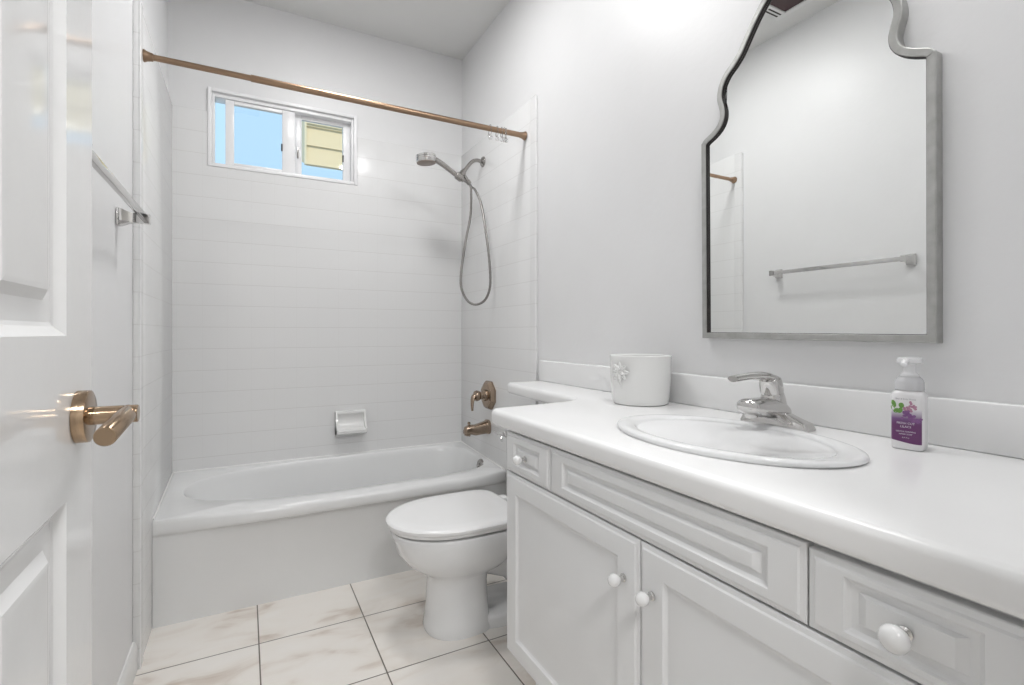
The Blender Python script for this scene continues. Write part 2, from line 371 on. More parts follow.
# ---------------------------------------------------------------- door
DFX, DT = -0.17, 0.035; DY0, DY1 = 0.105, 0.805
bm = NB()
ys = [DY0, 0.205, 0.405, 0.503, 0.703, DY1]; zs = [0.012, 0.25, 0.948, 1.127, 1.78, 1.88, 2.0, 2.115]
RINGS = [(0, 0, 0), (0.003, 0.003, -0.003), (0.010, 0.010, -0.0085), (0.014, 0.014, -0.010), (0.036, 0.036, -0.010), (0.046, 0.046, -0.003), (0.052, 0.052, -0.002)]
for i in range(5):
    for j in range(7):
        w, h = ys[i+1]-ys[i], zs[j+1]-zs[j]
        f = lambda u, v, d, i=i, j=j: Vector((DFX+d, ys[i]+u, zs[j]+v))
        if i in (1, 3) and j in (1, 3, 5): panel_front(bm, f, w, h, RINGS)
        else: bm.faces.new([bm.verts.new(f(u, v, 0)) for u, v in ((0, 0), (w, 0), (w, h), (0, h))])
bmesh.ops.remove_doubles(bm, verts=bm.verts, dist=1e-5)
bd = [e for e in bm.edges if len(e.link_faces) == 1]
r = bmesh.ops.extrude_edge_only(bm, edges=bd)
ev = [v for v in r['geom'] if isinstance(v, bmesh.types.BMVert)]
for v in ev: v.co.x = DFX-DT
bmesh.ops.contextual_create(bm, geom=[e for e in bm.edges if len(e.link_faces) == 1])
door = struct(obj('door_1', bm, 'enamel', ang=12), 'white raised panel door standing open along the left wall', 'door')
bm = NB()
for z in (0.3, 1.15, 1.95): lathe(bm, [(0.006, -0.045), (0.006, 0.045)], (DFX-DT-0.004, DY0-0.003, z), seg=12)
obj('hinge', bm, 'gold', door)
HY, HZ = 0.742, 1.034
bm = NB(); lathe(bm, [(0.030, 0), (0.030, 0.010), (0.0295, 0.0115), (0.027, 0.0125), (0.012, 0.0125)], (DFX+0.0004, HY, HZ), (1, 0, 0), 48); handle = obj('door_handle', bm, 'gold', door)
bm = NB(); LX = -0.1235
lathe(bm, [(0.0105, 0.0), (0.0105, 0.030), (0.0095, 0.0305), (0.0095, 0.0315), (0.0105, 0.032), (0.0105, LX+0.0105-DFX-0.014), (0.0095, LX+0.0105-DFX-0.013)], (DFX+0.0131, HY, HZ), (1, 0, 0), 32); obj('handle_stem', bm, 'gold', handle)
bm = NB(); lathe(bm, [(0.0090, 0.0), (0.0100, 0.001), (0.0100, 0.114), (0.0090, 0.1155)], (LX, HY+0.006, HZ+0.0005), (0, -1, -0.07), 32); obj('lever', bm, 'gold', handle)

# ---------------------------------------------------------------- towel bar
tb = thing('towel_bar', (XW, 1.52, 1.469), 'chrome square towel bar on the wall behind the open door', 'towel bar')
bm = NB(); BX = XW+0.070; box(bm, BX-0.006, BX+0.006, 1.19, 1.83, 1.459, 1.479, 0.0015); obj('bar', bm, 'chrome', tb)
for y in (1.186, 1.838):
    bm = NB(); box(bm, XW+0.0003, XW+0.009, y-0.020, y+0.020, 1.443, 1.495, 0.004)
    loft(bm, [[Vector((x, y+a*s, 1.469+b*s)) for a, b in ((-1, -1.3), (1, -1.3), (1, 1.3), (-1, 1.3))] for x, s in ((XW+0.009, 0.019), (XW+0.03, 0.012), (XW+0.05, 0.010), (BX+0.010, 0.011))])
    obj('bracket', bm, 'chrome', tb)

# ---------------------------------------------------------------- shower rod and hooks
RY, RZ = 2.126, 2.086
rd = thing('shower_curtain_rod', (0.45, RY, RZ), 'copper coloured tension rod spanning wall to wall above the tub', 'curtain rod')
bm = NB(); lathe(bm, [(0.0105, XT+0.006), (0.0105, 0.02)], (0, RY, RZ), (1, 0, 0), 24); obj('inner_tube', bm, 'rodm', rd)
bm = NB(); lathe(bm, [(0.0105, 0.018), (0.0128, 0.02), (0.0128, XRT-0.010)], (0, RY, RZ), (1, 0, 0), 24); obj('outer_tube', bm, 'rodm', rd)
for x, d in ((XT+0.0044, 1), (XRT-0.0044, -1)):
    bm = NB(); lathe(bm, [(0.021, 0), (0.021, 0.003), (0.017, 0.010), (0.0145, 0.020), (0.0138, 0.028)], (x, RY, RZ), (d, 0, 0), 32); obj('end_flange', bm, 'rodm', rd)
ORIG = []
hk = thing('curtain_hook', (1.013, RY, RZ), 'metal shower curtain hook with clear bead hanging on the rod', 'curtain hook', 'curtain hooks pushed along the copper rod')
hx = 1.013
pts = [(hx, RY+0.013*math.cos(t), RZ+0.003+0.0148*math.sin(t)) for t in [PI*1.15-PI*1.3*i/14 for i in range(15)]]
pts = [(hx, RY-0.006, RZ-0.034), (hx, RY-0.015, RZ-0.022)]+pts+[(hx, RY+0.015, RZ-0.02), (hx, RY+0.010, RZ-0.03), (hx, RY+0.004, RZ-0.026)]
bm = NB(); tube(bm, pts, 0.0014, 8); ring = obj('hook_wire', bm, 'nickel', hk)
bm = NB(); sphere(bm, (hx, RY-0.006, RZ-0.043), 0.010); bead = obj('clear_bead', bm, 'clear', hk)
ORIG = [ring, bead]
hook_labels = {0.036: 'second curtain hook from the left with a clear bead', 0.060: 'third curtain hook from the left with a clear bead',
               0.073: 'fourth curtain hook from the left with a clear bead', 0.084: 'curtain hook nearest the right end of the copper rod'}
hk['label'] = 'leftmost metal curtain hook, set a little apart on the copper rod'
for dx, lb in hook_labels.items():
    c = copy_tree(hk, (dx, 0, 0)); c['label'] = lb; c.rotation_euler = (0, 0, random.uniform(-0.3, 0.3))

# ---------------------------------------------------------------- shower arm + hand shower
SY = 2.617
sa = thing('shower', (XRT, SY, 2.108), 'brushed metal hand shower on a curved wall arm with looping hose', 'shower')
bm = NB(); lathe(bm, [(0.029, 0.0), (0.029, 0.004), (0.024, 0.010), (0.014, 0.014), (0.0115, 0.016)], (XRT-0.0003, SY, 2.108), (-1, 0, 0), 32); obj('flange', bm, 'nickel', sa)
bm = NB(); arm = spline([(XRT-0.012, SY, 2.108), (XRT-0.045, SY, 2.110), (XRT-0.075, SY, 2.093), (XRT-0.105, SY, 2.055), (XRT-0.122, SY, 2.032)], 8); tube(bm, arm, 0.0105, 16); obj('arm_pipe', bm, 'nickel', sa)
bm = NB()
jx, jz = XRT-0.130, 2.022
lathe(bm, [(0.012, -0.030), (0.0175, -0.024), (0.0175, 0.012), (0.013, 0.018), (0.012, 0.03)], (jx, SY, jz), (0.6, 0, 0.8), 24)
lathe(bm, [(0.011, 0), (0.011, 0.03), (0.0145, 0.032), (0.0145, 0.05), (0.010, 0.054)], (jx+0.012, SY, jz-0.012), (0.62, 0, -0.78), 20)
obj('diverter', bm, 'nickel', sa)
# bracket clip
hy = SY-0.026
bm = NB(); lathe(bm, [(0.017, -0.02), (0.021, -0.015), (0.021, 0.015), (0.017, 0.02)], (1.045, hy, 1.992), (0.86, 0, -0.45), 24)
lathe(bm, [(0.010, 0), (0.010, 0.030)], (1.045, hy+0.008, 1.995), (0.55, 0.7, 0.4), 16); obj('cradle', bm, 'nickel', sa)
# handle and head
hp = spline([(1.072, hy, 1.976), (1.02, hy, 2.004), (0.975, hy, 2.031), (0.94, hy, 2.050), (0.910, hy, 2.062), (0.878, hy, 2.066)], 6)
bm = NB(); tube(bm, hp, [0.0120+0.0045*(i/len(hp)) for i in range(len(hp))], 18); hsx = obj('hand_shower', bm, 'nickel', sa)
bm = NB(); ax = Vector((0.10, 0.0, -1.0)); hc = Vector((0.853, hy, 2.081))
lathe(bm, [(0.02, -0.006), (0.045, -0.002), (0.053, 0.003), (0.0535, 0.012), (0.052, 0.0135), (0.0535, 0.015), (0.0535, 0.036), (0.051, 0.040)], hc, ax, 40); obj('shower_head', bm, 'chrome', hsx)
bm = NB(); lathe(bm, [(0.051, 0.0402), (0.050, 0.044), (0.046, 0.046)], hc, ax, 40); tag(obj('spray_face', bm, 'rubber', hsx), 'darker spray face')
# hose
hose = spline([(1.070, hy, 1.978), (1.110, 2.592, 1.955), (1.118, 2.592, 1.913), (1.113, 2.59, 1.788), (1.08, 2.58, 1.641), (1.046, 2.56, 1.474), (1.038, 2.54, 1.373), (1.066, 2.52, 1.303), (1.106, 2.49, 1.283),
               (1.147, 2.462, 1.312), (1.166, 2.445, 1.39), (1.162, 2.45, 1.529), (1.154, 2.48, 1.691), (1.155, 2.54, 1.844), (1.142, 2.59, 1.93), (jx+0.012+0.045, SY, jz-0.012-0.058), (jx+0.012+0.034, SY, jz-0.012-0.043)], 10)
bm = NB(); tube(bm, hose, [0.0072 if i % 2 else 0.0064 for i in range(len(hose))], 12); obj('hose', bm, 'hose', sa)

# ---------------------------------------------------------------- valve, spout, soap dish
vv = thing('shower_valve', (XRT, 2.53, 0.783), 'octagonal bronze shower valve with curved lever on the right tiles', 'shower valve')
def octo(x, r): return [Vector((x, 2.53+r*math.sin(PI/8+k*PI/4), 0.783+r*math.cos(PI/8+k*PI/4))) for k in range(8)]
bm = NB(); loft(bm, [octo(XRT-0.0003, 0.084), octo(XRT-0.010, 0.084), octo(XRT-0.026, 0.070), octo(XRT-0.030, 0.055)]); obj('escutcheon', bm, 'bronze', vv, ang=10)
bm = NB(); lathe(bm, [(0.032, 0), (0.030, 0.012), (0.022, 0.018), (0.022, 0.034), (0.027, 0.038), (0.03, 0.05), (0.026, 0.062), (0.012, 0.068)], (XRT-0.030, 2.53, 0.783), (-1, 0, 0), 28); obj('valve_hub', bm, 'bronze', vv)
bm = NB(); tube(bm, spline([(XRT-0.080, 2.53, 0.788), (XRT-0.102, 2.525, 0.780), (XRT-0.113, 2.517, 0.745), (XRT-0.116, 2.508, 0.705)], 6), [0.016]*3+[0.016-0.0006*i for i in range(16)], 14, flat=(1.1, 0.7)); obj('valve_lever', bm, 'bronze', vv)
sp = thing('tub_spout', (XRT, 2.55, 0.603), 'bronze tub spout below the octagonal valve', 'tub spout')
bm = NB()
def rr(x, zc, hy_, hz): return [Vector((x, 2.55+p.x, zc+p.y)) for p in [Vector((v.x, v.y)) for v in se(0, 0, hy_, hz, 0, 2.6, 24)]]
loft(bm, [rr(XRT-0.0003, 0.603, 0.038, 0.040), rr(XRT-0.012, 0.603, 0.038, 0.040), rr(XRT-0.014, 0.603, 0.034, 0.036), rr(XRT-0.08, 0.592, 0.031, 0.030), rr(XRT-0.118, 0.597, 0.028, 0.026), rr(XRT-0.138, 0.592, 0.025, 0.022), rr(XRT-0.146, 0.585, 0.016, 0.012)])
lathe(bm, [(0.017, 0), (0.017, 0.022)], (XRT-0.122, 2.55, 0.585), (-0.25, 0, -1), 20)
obj('spout_body', bm, 'bronze', sp)
bm = NB(); lathe(bm, [(0.004, 0), (0.004, 0.012), (0.0085, 0.014), (0.0085, 0.022), (0.005, 0.025)], (XRT-0.118, 2.55, 0.614), (0, 0, 1), 16); obj('diverter_knob', bm, 'bronze', sp)
sd = thing('soap_dish', (0.525, YB, 0.625), 'white ceramic soap dish fixed to the back wall tiles', 'soap dish')
bm = NB(); cx0, cx1 = 0.452, 0.600
def arc_prof(k):   # profile in (y offset, z) : a scooped shelf, k scales depth
    return [(0, 0.690), (0.016*k, 0.688), (0.018*k, 0.676), (0.010*k, 0.668), (0.008*k, 0.632), (0.018*k, 0.600), (0.045*k, 0.588), (0.066*k, 0.592), (0.072*k, 0.586), (0.070*k, 0.572), (0.050*k, 0.562), (0.0, 0.553)]
rings = []
for x, k in ((cx0-0.008, 0.9), (cx0, 1), (cx0+0.008, 1.02), (cx1-0.008, 1.02), (cx1, 1), (cx1+0.008, 0.9)):
    rings.append([Vector((x, YB-0.0004-y, z)) for y, z in arc_prof(k)])
loft(bm, rings)
# raised side cheeks
for x in (cx0-0.008, cx1-0.002):
    loft(bm, [[Vector((xx, YB-0.0004-y, z)) for y, z in ((0, 0.688), (0.020, 0.685), (0.030, 0.65), (0.055, 0.61), (0.071, 0.594), (0.068, 0.574), (0, 0.556))] for xx in (x, x+0.010)])
obj('dish_body', bm, 'ceram', sd, ang=50)

# ---------------------------------------------------------------- bathtub
TY0, TY1 = 2.337, YB; RIM = 0.415
tubo = thing('bathtub', (0.45, 2.64, 0), 'white alcove bathtub with rounded basin under the window', 'bathtub')
bm = NB()
N = 96
def outer(z, fy, inset=0.0):
    """outer rectangle sampled at the same angles as the basin"""
    out = []
    x0, x1, y1 = XT+0.001+inset, XRT-0.001-inset, TY1-0.001-inset
    for i in range(N):
        t = 2*PI*i/N; c, s = math.cos(t), math.sin(t)
        cx, cy = 0.446, 2.64
        # ray to rectangle
        hx_, hyp, hym = (x1-x0)/2, y1-cy, cy-TY0
        k = 1e9
        if abs(c) > 1e-6: k = min(k, hx_/abs(c))
        ry = hyp if s > 0 else hym
        if abs(s) > 1e-6: k = min(k, ry/abs(s))
        x, y = cx+c*k, cy+s*k
        if s < 0 and abs(y-TY0) < 1e-4:
            e = min(1, max(0, (x-x0)/0.35)); e = e*e*(3-2*e); e2 = min(1, max(0, (x1-x)/0.1))
            y = TY0-fy*e*e2
        out.append(Vector((x, y, z)))
    # snap nearest samples to the corners
    for px, py in ((x0, TY0), (x1, TY0), (x0, y1), (x1, y1)):
        j = min(range(N), key=lambda q: (out[q].x-px)**2+(out[q].y-py)**2); out[j].x, out[j].y = px, py
    return out
def basin(z, x0, x1, y0, y1, n):
    out = []
    cx, cy, ax, ay = (x0+x1)/2, (y0+y1)/2, (x1-x0)/2, (y1-y0)/2
    for i in range(N):
        t = 2*PI*i/N; c, s = math.cos(t), math.sin(t)
        m_ = n*(1.75 if c > 0 else 0.9)          # blunt drain end, rounder backrest end
        k = (abs(c/ax)**m_+abs(s/ay)**m_)**(-1/m_)
        # direction uses the basin's own centre
        out.append(Vector((cx+c*k, cy+s*k, z)))
    return out
loft(bm, [outer(0.0, 0.0), outer(0.343, 0.0), outer(0.349, 0.004), outer(0.355, 0.026), outer(0.361, 0.034), outer(0.375, 0.037), outer(0.398, 0.036), outer(0.411, 0.030), outer(RIM, 0.018),
          basin(RIM+0.001, -0.246, 1.168, 2.385, 2.915, 2.7), basin(RIM-0.001, -0.242, 1.164, 2.389, 2.911, 2.7), basin(RIM-0.006, -0.238, 1.160, 2.393, 2.908, 2.7), basin(RIM-0.03, -0.226, 1.152, 2.402, 2.900, 2.7), basin(0.28, -0.14, 1.125, 2.425, 2.88, 2.7),
          basin(0.16, 0.00, 1.095, 2.445, 2.865, 2.7), basin(0.09, 0.10, 1.03, 2.49, 2.83, 2.5), basin(0.075, 0.2, 0.95, 2.56, 2.76, 2.2)])
for v in bm.verts:
    if v.co.z > 0.30: v.co.z += min(1, (v.co.z-0.30)/0.08)*(-0.004+0.034*(v.co.y-TY0)/0.61)
body = obj('tub_body', bm, 'tubw', tubo, ang=50)
bm = NB()
def rz(x, y): return RIM-0.004+0.034*(y-TY0)/0.61
cp = [(XT+0.002, TY0+0.01), (XT+0.002, TY1-0.002), (XRT-0.002, TY1-0.002), (XRT-0.002, TY0+0.01)]
for (ax_, ay_), (bx_, by_) in zip(cp, cp[1:]): tube(bm, [(ax_, ay_, rz(ax_, ay_)), ((ax_+bx_)/2, (ay_+by_)/2, rz((ax_+bx_)/2, (ay_+by_)/2)), (bx_, by_, rz(bx_, by_))], 0.0055, 10)
obj('caulk_bead', bm, 'ceram', tubo)
bm = NB(); lathe(bm, [(0.036, 0), (0.036, 0.005), (0.031, 0.010), (0.012, 0.011), (0.010, 0.007)], (1.151, 2.535, 0.396), (-1, 0, 0.2), 32)
tag(obj('overflow_plate', bm, 'nickel', tubo), 'round brushed metal overflow plate')
bm = NB(); lathe(bm, [(0.03, 0), (0.03, 0.003), (0.02, 0.005)], (0.90, 2.655, 0.0755), (0, 0, 1), 24); obj('tub_drain', bm, 'nickel', tubo)

# ---------------------------------------------------------------- toilet
TC = 1.835
to = thing('toilet', (0.85, TC, 0), 'white two piece toilet with closed lid beside the tub', 'toilet')
bm = NB()
def egg(z, xf, xb, hw, nf=2.2, seg=56):
    out = []; xm = xf+(xb-xf)*0.52
    for i in range(seg):
        t = 2*PI*i/seg; c, s = math.cos(t), math.sin(t)
        if c < 0: n = nf; x = xm+(xm-xf)*math.copysign(abs(c)**(2/n), c)
        else: n = 3.2; x = xm+(xb-xm)*abs(c)**(2/n)
        out.append(Vector((x, TC+hw*math.copysign(abs(s)**(2/(2.2 if c < 0 else 3.0)), s), z)))
    return out
loft(bm, [egg(0.0, 0.603, 0.855, 0.118), egg(0.012, 0.600, 0.855, 0.120), egg(0.030, 0.603, 0.85, 0.118), egg(0.05, 0.608, 0.845, 0.115), egg(0.10, 0.612, 0.84, 0.113), egg(0.18, 0.615, 0.835, 0.112), egg(0.212, 0.611, 0.84, 0.114), egg(0.226, 0.598, 0.86, 0.123),
          egg(0.244, 0.568, 0.90, 0.143), egg(0.272, 0.531, 0.93, 0.166), egg(0.315, 0.500, 0.96, 0.184), egg(0.355, 0.488, 0.985, 0.189), egg(0.385, 0.475, 0.995, 0.195), egg(0.396, 0.480, 0.99, 0.19)])
# trapway and rear foot
loft(bm, [[Vector((x, TC+a*hw, zc+b*hz)) for a, b in [(math.cos(q), math.sin(q)) for q in [2*PI*k/20 for k in range(20)]]] for x, zc, hw, hz in ((0.74, 0.22, 0.05, 0.06), (0.84, 0.235, 0.052, 0.065), (0.93, 0.21, 0.056, 0.075), (1.0, 0.14, 0.06, 0.085), (1.03, 0.075, 0.06, 0.07))])
loft(bm, [egg(0.0002, 0.74, 1.09, 0.117), egg(0.034, 0.74, 1.09, 0.117), egg(0.048, 0.75, 1.08, 0.108)])
# tank shelf
box(bm, 0.92, 1.195, TC-0.17, TC+0.17, 0.315, 0.398, 0.02, 3)
bowl = obj('bowl', bm, 'porc', to, ang=60)
def lid_ring(z, g):
    out = []; xf, xb, hw = 0.461+g, 0.958-g, 0.205-g
    for i in range(64):
        t = 2*PI*i/64; c, s = math.cos(t), math.sin(t); xm = 0.73
        if c < 0: x = xm+(xm-xf)*math.copysign(abs(c)**(2/2.1), c); y = hw*math.copysign(abs(s)**(2/2.1), s)
        else: x = xm+(xb-xm)*abs(c)**(2/7.0); y = (hw-0.010*abs(c))*math.copysign(abs(s)**(2/6.0), s)
        out.append(Vector((x, TC+0.006+y, z)))
    return out
bm = NB(); loft(bm, [lid_ring(0.3965, 0.026), lid_ring(0.404, 0.025), lid_ring(0.4055, 0.008), lid_ring(0.4165, 0.006), lid_ring(0.4175, 0.010)]); obj('seat', bm, 'seat', to)
bm = NB(); loft(bm, [lid_ring(0.4180, 0.007), lid_ring(0.420, 0.0), lid_ring(0.430, -0.001), lid_ring(0.436, 0.004), lid_ring(0.4385, 0.014), lid_ring(0.440, 0.06)]); obj('lid', bm, 'seat', to)
for dy in (-0.08, 0.08):
    bm = NB(); box(bm, 0.962, 0.992, TC+dy-0.022, TC+dy+0.022, 0.3985, 0.432, 0.006); obj('hinge_cap', bm, 'seat', to)
bm = NB()
def rrect(z, x0, x1, hw, r, seg=8):
    out = []
    for cx, cy, a0 in ((x1-r, hw-r, 0), (x0+r, hw-r, PI/2), (x0+r, -hw+r, PI), (x1-r, -hw+r, 1.5*PI)):
        for k in range(seg+1):
            a = a0+PI/2*k/seg; out.append(Vector((cx+r*math.cos(a), TC+cy+r*math.sin(a), z)))
    return out
loft(bm, [rrect(0.3985, 1.05, 1.190, 0.165, 0.03), rrect(0.41, 1.042, 1.194, 0.172, 0.03), rrect(0.55, 1.034, 1.196, 0.182, 0.03), rrect(0.735, 1.03, 1.198, 0.188, 0.03)]); obj('tank', bm, 'porc', to)
bm = NB(); loft(bm, [rrect(0.7355, 1.026, 1.199, 0.190, 0.03), rrect(0.737, 1.022, 1.2, 0.195, 0.034), rrect(0.757, 1.022, 1.2, 0.195, 0.034), rrect(0.766, 1.028, 1.196, 0.190, 0.03), rrect(0.769, 1.04, 1.19, 0.175, 0.025)]); obj('tank_lid', bm, 'porc', to)
bm = NB(); lathe(bm, [(0.014, 0), (0.014, 0.006), (0.009, 0.010), (0.009, 0.022)], (1.0312, TC+0.160, 0.676), (-1, 0, 0), 20)
tube(bm, [(1.012, TC+0.150, 0.676), (1.004, TC+0.175, 0.677), (1.000, TC+0.205, 0.678), (1.000, TC+0.225, 0.679)], [0.007, 0.0075, 0.0075, 0.005], 12)
tube(bm, [(1.010, TC+0.160, 0.673), (1.004, TC+0.158, 0.661), (1.002, TC+0.150, 0.648)], [0.006, 0.006, 0.004], 12); tag(obj('flush_handle', bm, 'chrome', to), 'chrome flush handle')
bm = NB(); lathe(bm, [(0.026, 0), (0.024, 0.006), (0.009, 0.009), (0.009, 0.05), (0.014, 0.052), (0.014, 0.085)], (XRT-0.0003, 2.16, 0.17), (-1, 0, 0), 20); sv = tag(obj('supply_valve', bm, 'chrome', to), 'chrome shutoff valve')
bm = NB(); lathe(bm, [(0.006, 0), (0.006, 0.02), (0.02, 0.022), (0.02, 0.03)], (XRT-0.07, 2.16, 0.156), (0, 0, -1), 16); obj('valve_handle', bm, 'chrome', sv)
bm = NB(); tube(bm, spline([(XRT-0.07, 2.16, 0.182), (XRT-0.075, 2.15, 0.22), (XRT-0.10, 2.06, 0.24), (XRT-0.12, 2.045, 0.31), (XRT-0.11, 1.99, 0.36), (XRT-0.10, 1.975, 0.4195)], 8), 0.006, 10); obj('supply_hose', bm, 'hose', sv)

# ---------------------------------------------------------------- vanity cabinet
VX = 0.64; VY0, VY1 = 0.172, 1.243; VB, VT = 0.252, 0.861
va = thing('vanity_cabinet', (0.92, 0.70, 0), 'white raised panel bathroom vanity cabinet under the countertop', 'cabinet')
bm = NB()
box(bm, VX+0.0205, VX+0.0385, 0.115, VY1-0.001, VB+0.002, VT, 0.001)     # face frame
box(bm, VX+0.0385, XR-0.001, 0.115, 0.133, VB, VT); box(bm, VX+0.0385, XR-0.001, VY1-0.019, VY1-0.001, VB, VT)
box(bm, VX+0.0385, XR-0.001, 0.133, VY1-0.019, VB, VB+0.018); box(bm, XR-0.012, XR-0.001, 0.133, VY1-0.019, VB+0.018, VT)
obj('carcass', bm, 'cab', va)
bm = NB(); box(bm, 0.735, XR-0.002, 0.13, VY1-0.004, 0.0, VB-0.0005); obj('toe_kick', bm, 'cab', va)
def cab_front(name, y0, y1, z0, z1, fu, fv, mu, mv, parent):
    bm = NB(); w, h = y1-y0, z1-z0
    f = lambda u, v, d: Vector((VX-d, y0+u, z0+v))
    t = 0.0198
    rings = [(0, 0, -t), (0, 0, -0.006), (0.0012, 0.0012, -0.0042), (0.008, 0.008, -0.0030), (0.0105, 0.0105, -0.0005), (0.013, 0.013, 0.0), (fu, fv, 0.0), (fu+0.002, fv+0.002, -0.003), (fu+0.006, fv+0.006, -0.0062), (fu+0.010, fv+0.010, -0.007),
             (fu+0.014, fv+0.0135, -0.007), (fu+mu-0.004, fv+mv-0.003, -0.0015), (fu+mu, fv+mv, -0.001)]
    R = panel_front(bm, f, w, h, rings); bm.faces.new(list(reversed(R[0])))
    return obj(name, bm, 'cab', parent, ang=14)
def knob(y, z, parent, r=0.0122):
    bm = NB(); lathe(bm, [(0.008, 0), (0.008, 0.002), (0.0055, 0.004), (0.0055, 0.0115)], (VX-0.0012, y, z), (-1, 0, 0), 20)
    b = bm
    k = obj('knob', b, 'chrome', parent)
    bm = NB(); lathe(bm, [(0.006, 0.0115), (0.0075, 0.013), (r*0.92, 0.018), (r, 0.0225), (r*0.95, 0.027), (r*0.72, 0.0315), (r*0.35, 0.034), (0.001, 0.0345)], (VX-0.0012, y, z), (-1, 0, 0), 28)
    obj('knob_head', bm, 'knob', k); return k
G = 0.0014
fd = cab_front('drawer', 1.016+G, VY1, 0.749+G, 0.857, 0.045, 0.024, 0.026, 0.02, va); knob(1.131, 0.803, fd)
cab_front('false_front', 0.3955+G, 1.016-G, 0.749+G, 0.857, 0.052, 0.024, 0.03, 0.022, va)
fd = cab_front('drawer', VY0, 0.3955-G, 0.749+G, 0.853, 0.045, 0.018, 0.028, 0.020, va); knob(0.284, 0.801, fd, 0.0150)
fd = cab_front('door', 0.7075+G, VY1, VB, 0.749-G-0.001, 0.058, 0.050, 0.068, 0.066, va); knob(0.748, 0.662, fd)
fd = cab_front('door', VY0, 0.7075-G, VB, 0.749-G-0.001, 0.058, 0.050, 0.068, 0.066, va); knob(0.672, 0.662, fd)

# ---------------------------------------------------------------- countertop
ct = thing('countertop', (0.92, 0.9, 0.862), 'white countertop with backsplash and narrow ledge over the toilet', 'countertop')
CT0, CT1 = 0.862, 0.909
SCX, SCY = 0.900, 0.728        # sink centre
def fillet(poly, n=8):
    """poly: [(x, y, r)] -> rounded polyline, counterclockwise"""
    out = []; L = len(poly)
    for i in range(L):
        p = Vector(poly[i][:2]); a = Vector(poly[i-1][:2]); b = Vector(poly[(i+1) % L][:2]); r = poly[i][2]
        if r <= 0: out.append(p); continue
        u, v = (a-p).normalized(), (b-p).normalized(); th = u.angle(v); d = r/math.tan(th/2)
        c = p+(u+v).normalized()*(r/math.sin(th/2)); s, e = p+u*d, p+v*d
        a0 = math.atan2(*(s-c).yx); a1 = math.atan2(*(e-c).yx); da = (a1-a0+PI) % (2*PI)-PI
        for k in range(n+1): t = a0+da*k/n; out.append(c+Vector((math.cos(t), math.sin(t)))*r)
    return out
XBK = XR-0.0005
out = fillet([(XBK, 0.094, 0), (XBK, 1.985, 0), (1.025, 1.985, 0.02), (0.985, 1.362, 0.09), (0.632, 1.334, 0.024), (0.632, 0.094, 0)])
def offset(poly, d):
    L = len(poly); res = []
    for i in range(L):
        a, p, b = poly[i-1], poly[i], poly[(i+1) % L]
        e1, e2 = (p-a), (b-p)
        n1 = Vector((-e1.y, e1.x)).normalized(); n2 = Vector((-e2.y, e2.x)).normalized(); m = (n1+n2)
        m = m/max(m.length_squared, 1e-9)*2
        q = p+m*d
        if abs(p.x-XBK) < 1e-5: q.x = XBK          # keep the back edge on the wall
        res.append(q)
    return res
bm = NB(); Rr = 0.019
prof = []
for k in range(7): t = -PI/2+PI/2*k/6; prof.append((0.013*(1-math.cos(t)), CT0+0.013+0.013*math.sin(t)))
for k in range(7): t = PI/2*k/6; prof.append((0.016*(1-math.cos(t)), CT1-0.016+0.016*math.sin(t)))
rings = [[Vector((p.x, p.y, z)) for p in offset(out, d)] for d, z in prof]
R = loft(bm, rings, False, False)
def cap(bm, ring, z, flip):
    hole = [bm.verts.new(p) for p in se(SCX, SCY, 0.168, 0.243, z, 2.0, 48)]
    es = [bm.edges.get((ring[i], ring[(i+1) % len(ring)])) or bm.edges.new((ring[i], ring[(i+1) % len(ring)])) for i in range(len(ring))]
    he = [bm.edges.new((hole[i], hole[(i+1) % 48])) for i in range(48)]
    bmesh.ops.triangle_fill(bm, edges=es+he, use_beauty=True); return hole
h0 = cap(bm, R[0], CT0, True); h1 = cap(bm, R[-1], CT1, False)
for i in range(48): bm.faces.new((h0[i], h0[(i+1) % 48], h1[(i+1) % 48], h1[i]))
obj('counter_slab', bm, 'counter', ct, ang=50)
bm = NB(); box(bm, XR-0.019, XR-0.0005, 0.094, 1.985, CT1+0.0002, 1.003, 0.004, 3); obj('backsplash', bm, 'counter', ct)

# ---------------------------------------------------------------- sink
sk = thing('sink', (SCX, SCY, CT1), 'oval white drop in sink set into the countertop', 'sink')
bm = NB()
ix, iy = SCX+0.004, SCY+0.004
loft(bm, [se(SCX-0.007, SCY, 0.179, 0.264, CT1+0.0004), se(SCX-0.007, SCY, 0.182, 0.267, CT1+0.003), se(SCX-0.007, SCY, 0.180, 0.265, CT1+0.007), se(SCX-0.007, SCY, 0.173, 0.258, CT1+0.0092), se(SCX-0.005, SCY, 0.166, 0.249, CT1+0.0088), se(ix-0.006, iy, 0.155, 0.226, CT1+0.0065),
          se(ix-0.005, iy, 0.149, 0.216, CT1+0.003), se(ix, iy, 0.144, 0.209, CT1-0.008), se(ix, iy, 0.138, 0.200, CT1-0.04), se(ix, iy, 0.122, 0.178, CT1-0.085), se(ix, iy, 0.092, 0.135, CT1-0.12), se(ix, iy, 0.05, 0.07, CT1-0.137), se(ix, iy, 0.022, 0.024, CT1-0.140)])
for v in bm.verts:
    if v.co.z > CT1+0.002 and v.co.x < SCX: v.co.z += 0.004*(SCX-v.co.x)/0.18
obj('basin', bm, 'porc', sk, ang=60)
bm = NB(); lathe(bm, [(0.021, 0), (0.021, 0.003), (0.012, 0.004), (0.011, 0.001)], (ix, iy, CT1-0.1395), (0, 0, 1), 24); obj('sink_drain', bm, 'chrome', sk)

